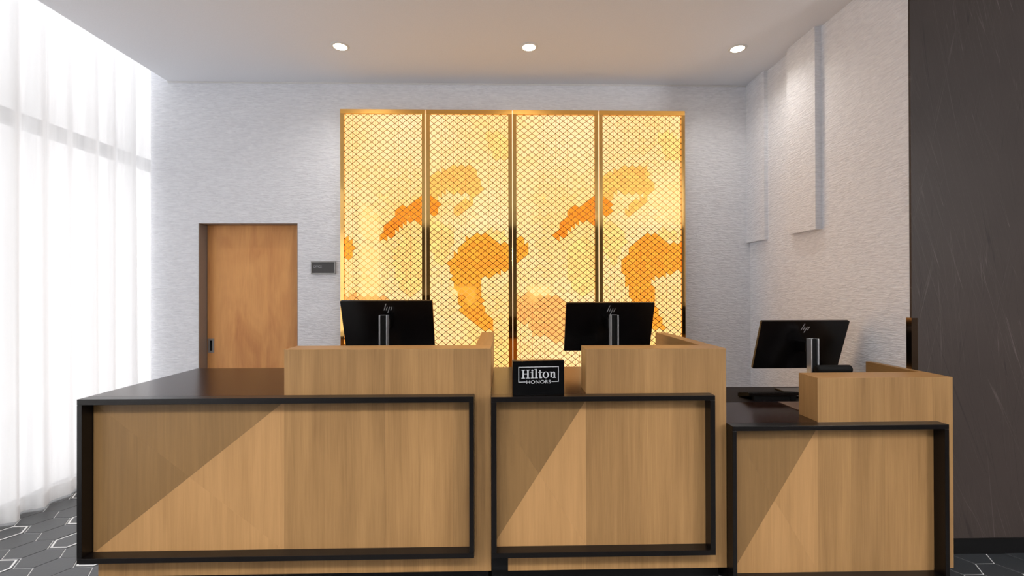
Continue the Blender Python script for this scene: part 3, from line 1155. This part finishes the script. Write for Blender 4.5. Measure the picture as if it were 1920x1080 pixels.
# ------------------------------------------------------------------ sheer curtain
def curtain(name, y0, y1, label, seed):
    rr = random.Random(seed)
    ys = []
    y = y0
    while y < y1:
        ys.append(y)
        y += 0.0085
    ys.append(y1)
    zs = [0.010, 0.02, 0.10, 0.35, 0.7, 1.1, 1.5, 1.9, 2.3, 2.7, 3.1, 3.5, 4.12]
    # irregular folds: each a smooth S of its own width and depth
    knots = [y0 - 0.2]
    while knots[-1] < y1 + 0.3:
        knots.append(knots[-1] + rr.uniform(0.045, 0.14))
    amp = [rr.uniform(-1, 1) * 0.5 + (0.65 if i % 2 else -0.65) for i in range(len(knots))]
    dr = [rr.uniform(-0.035, 0.035) for _ in knots]

    def off(y, z):
        t = 1 - z / 4.12
        for i in range(len(knots) - 1):
            a = knots[i] + dr[i] * t
            b = knots[i + 1] + dr[i + 1] * t
            if a <= y <= b:
                s = (y - a) / (b - a)
                s = s * s * (3 - 2 * s)
                return (amp[i] * (1 - s) + amp[i + 1] * s) * (0.030 + 0.018 * t)
        return 0.0
    V, F = [], []
    for y in ys:
        for z in zs:
            V.append((XCU + off(y, z) + 0.008 * math.sin(y * 2.1), y, z))
    n = len(zs)
    for i in range(len(ys) - 1):
        for j in range(n - 1):
            a = i * n + j
            F.append((a, a + n, a + n + 1, a + 1))
    me = bpy.data.meshes.new(name)
    me.from_pydata(V, [], F)
    me.polygons.foreach_set('use_smooth', [True] * len(F))
    me.materials.append(M['curtain'])
    o = bpy.data.objects.new(name, me)
    COL.objects.link(o)
    tag(o, label, 'curtain')
    # weighted hem: a second layer along the foot
    V, F = [], []
    for y in ys:
        for z in (0.010, 0.055, 0.10):
            V.append((XCU + off(y, z) + 0.008 * math.sin(y * 2.1) + 0.004, y, z))
    for i in range(len(ys) - 1):
        for j in range(2):
            a = i * 3 + j
            F.append((a, a + 3, a + 4, a + 1))
    me = bpy.data.meshes.new('hem')
    me.from_pydata(V, [], F)
    me.polygons.foreach_set('use_smooth', [True] * len(F))
    me.materials.append(M['curtain'])
    h = bpy.data.objects.new('hem', me)
    COL.objects.link(h)
    h.parent = o
    return o


curtain('sheer_curtain', -1.42, YB - 0.055, 'white sheer floor length curtain hanging in soft folds before the tall window', 5)


# ------------------------------------------------------------------ downlights
def downlight(x, y, watts, label=None, group=None, name='downlight', spread=150, tint=(1.0, 0.95, 0.89)):
    d = thing(name, (x, y, ZC), label, 'ceiling light', group)
    bm = bmesh.new()
    add_lathe(bm, [(0.046, 0.0), (0.048, -0.006), (0.058, -0.006), (0.064, -0.003), (0.066, 0.0)], 40)
    t_ = obj('trim_ring', bm, M['white_paint'], None, smooth=True)
    t_.parent = d
    bm = bmesh.new()
    add_lathe(bm, [(0.0005, -0.0035), (0.047, -0.0035)], 40)
    l_ = obj('lens', bm, M['lens'], None)
    l_.parent = d
    li = bpy.data.lights.new('bulb', 'SPOT')
    li.energy = watts
    li.color = tint
    li.spot_size = math.radians(spread)
    li.spot_blend = 1.0
    li.shadow_soft_size = 0.045
    b = bpy.data.objects.new('bulb', li)
    COL.objects.link(b)
    b.parent = d
    b.location = (0, 0, -0.02)
    return d


downlight(-1.183, 3.338, DOWNLIGHT_W, 'round recessed downlight in the ceiling, nearest the curtain', 'recessed downlights')
downlight(0.200, 3.323, DOWNLIGHT_W, 'round recessed downlight in the ceiling, between the other two', 'recessed downlights')
downlight(1.748, 3.319, DOWNLIGHT_W * 0.62, 'round recessed downlight in the ceiling, nearest the white right wall', 'recessed downlights')


def fill_can(x, y, watts, where):  # invented ceiling cans behind the camera, lighting the desk fronts
    c = thing('fill_can', (x, y, ZC), 'added fill light in a white can, unseen on the lobby ceiling, ' + where, 'ceiling light', 'added lobby fill cans')
    bm = bmesh.new()
    add_lathe(bm, [(0.0005, 0.0), (0.07, 0.0), (0.07, -0.15), (0.062, -0.15), (0.062, -0.03), (0.0005, -0.03)], 32)
    a = obj('can', bm, M['white_paint'], None, smooth=False)
    a.parent = c
    bm = bmesh.new()
    add_lathe(bm, [(0.0005, -0.034), (0.06, -0.034)], 32)
    a = obj('lens', bm, M['lens'], None)
    a.parent = c
    li = bpy.data.lights.new('bulb', 'SPOT')
    li.energy = watts
    li.color = (1.0, 0.975, 0.95)
    li.spot_size = math.radians(132)
    li.spot_blend = 0.5
    li.shadow_soft_size = 0.28
    b = bpy.data.objects.new('bulb', li)
    COL.objects.link(b)
    b.parent = c
    b.location = (0, 0, -0.152)


for x, col_ in ((-2.1, 'first'), (-0.7, 'second'), (0.7, 'third'), (2.1, 'fourth'), (3.6, 'fifth')):
    for y, row_ in ((-0.3, 'near'), (-2.6, 'far')):
        fill_can(x, y, FILL_CAN_W * (1.06 - 0.22 * x), col_ + ' from the curtain, ' + row_ + ' row')


def fill(x, y, watts, where):  # invented globes out of view, added to brighten walls and ceiling
    p = thing('fill_lamp', (x, y, 2.35), 'added round opal fill lamp hanging unseen in the lobby, ' + where, 'pendant lamp', 'added lobby fill lamps')
    bm = bmesh.new()
    bmesh.ops.create_uvsphere(bm, u_segments=32, v_segments=16, radius=0.16)
    g_ = obj('globe', bm, M['opal'], None, smooth=True)
    g_.parent = p
    bm = bmesh.new()
    add_lathe(bm, [(0.003, 0.16), (0.003, ZC - 2.35)], 10)
    add_lathe(bm, [(0.003, 0.2), (0.035, 0.195), (0.04, 0.155), (0.003, 0.150)], 20)
    c_ = obj('cord', bm, M['black_matte'], None, smooth=True)
    c_.parent = p
    li = bpy.data.lights.new('bulb', 'POINT')
    li.energy = watts
    li.color = (1.0, 0.97, 0.95)
    li.shadow_soft_size = 0.17
    b = bpy.data.objects.new('bulb', li)
    COL.objects.link(b)
    b.parent = p


for x, y, wh in ((3.6, -0.4, 'nearest the dark grey wall'), (4.3, -1.7, 'middle one of three'), (4.8, -3.4, 'farthest from the dark grey wall')):
    fill(x, y, FILL_LAMP_W, wh)
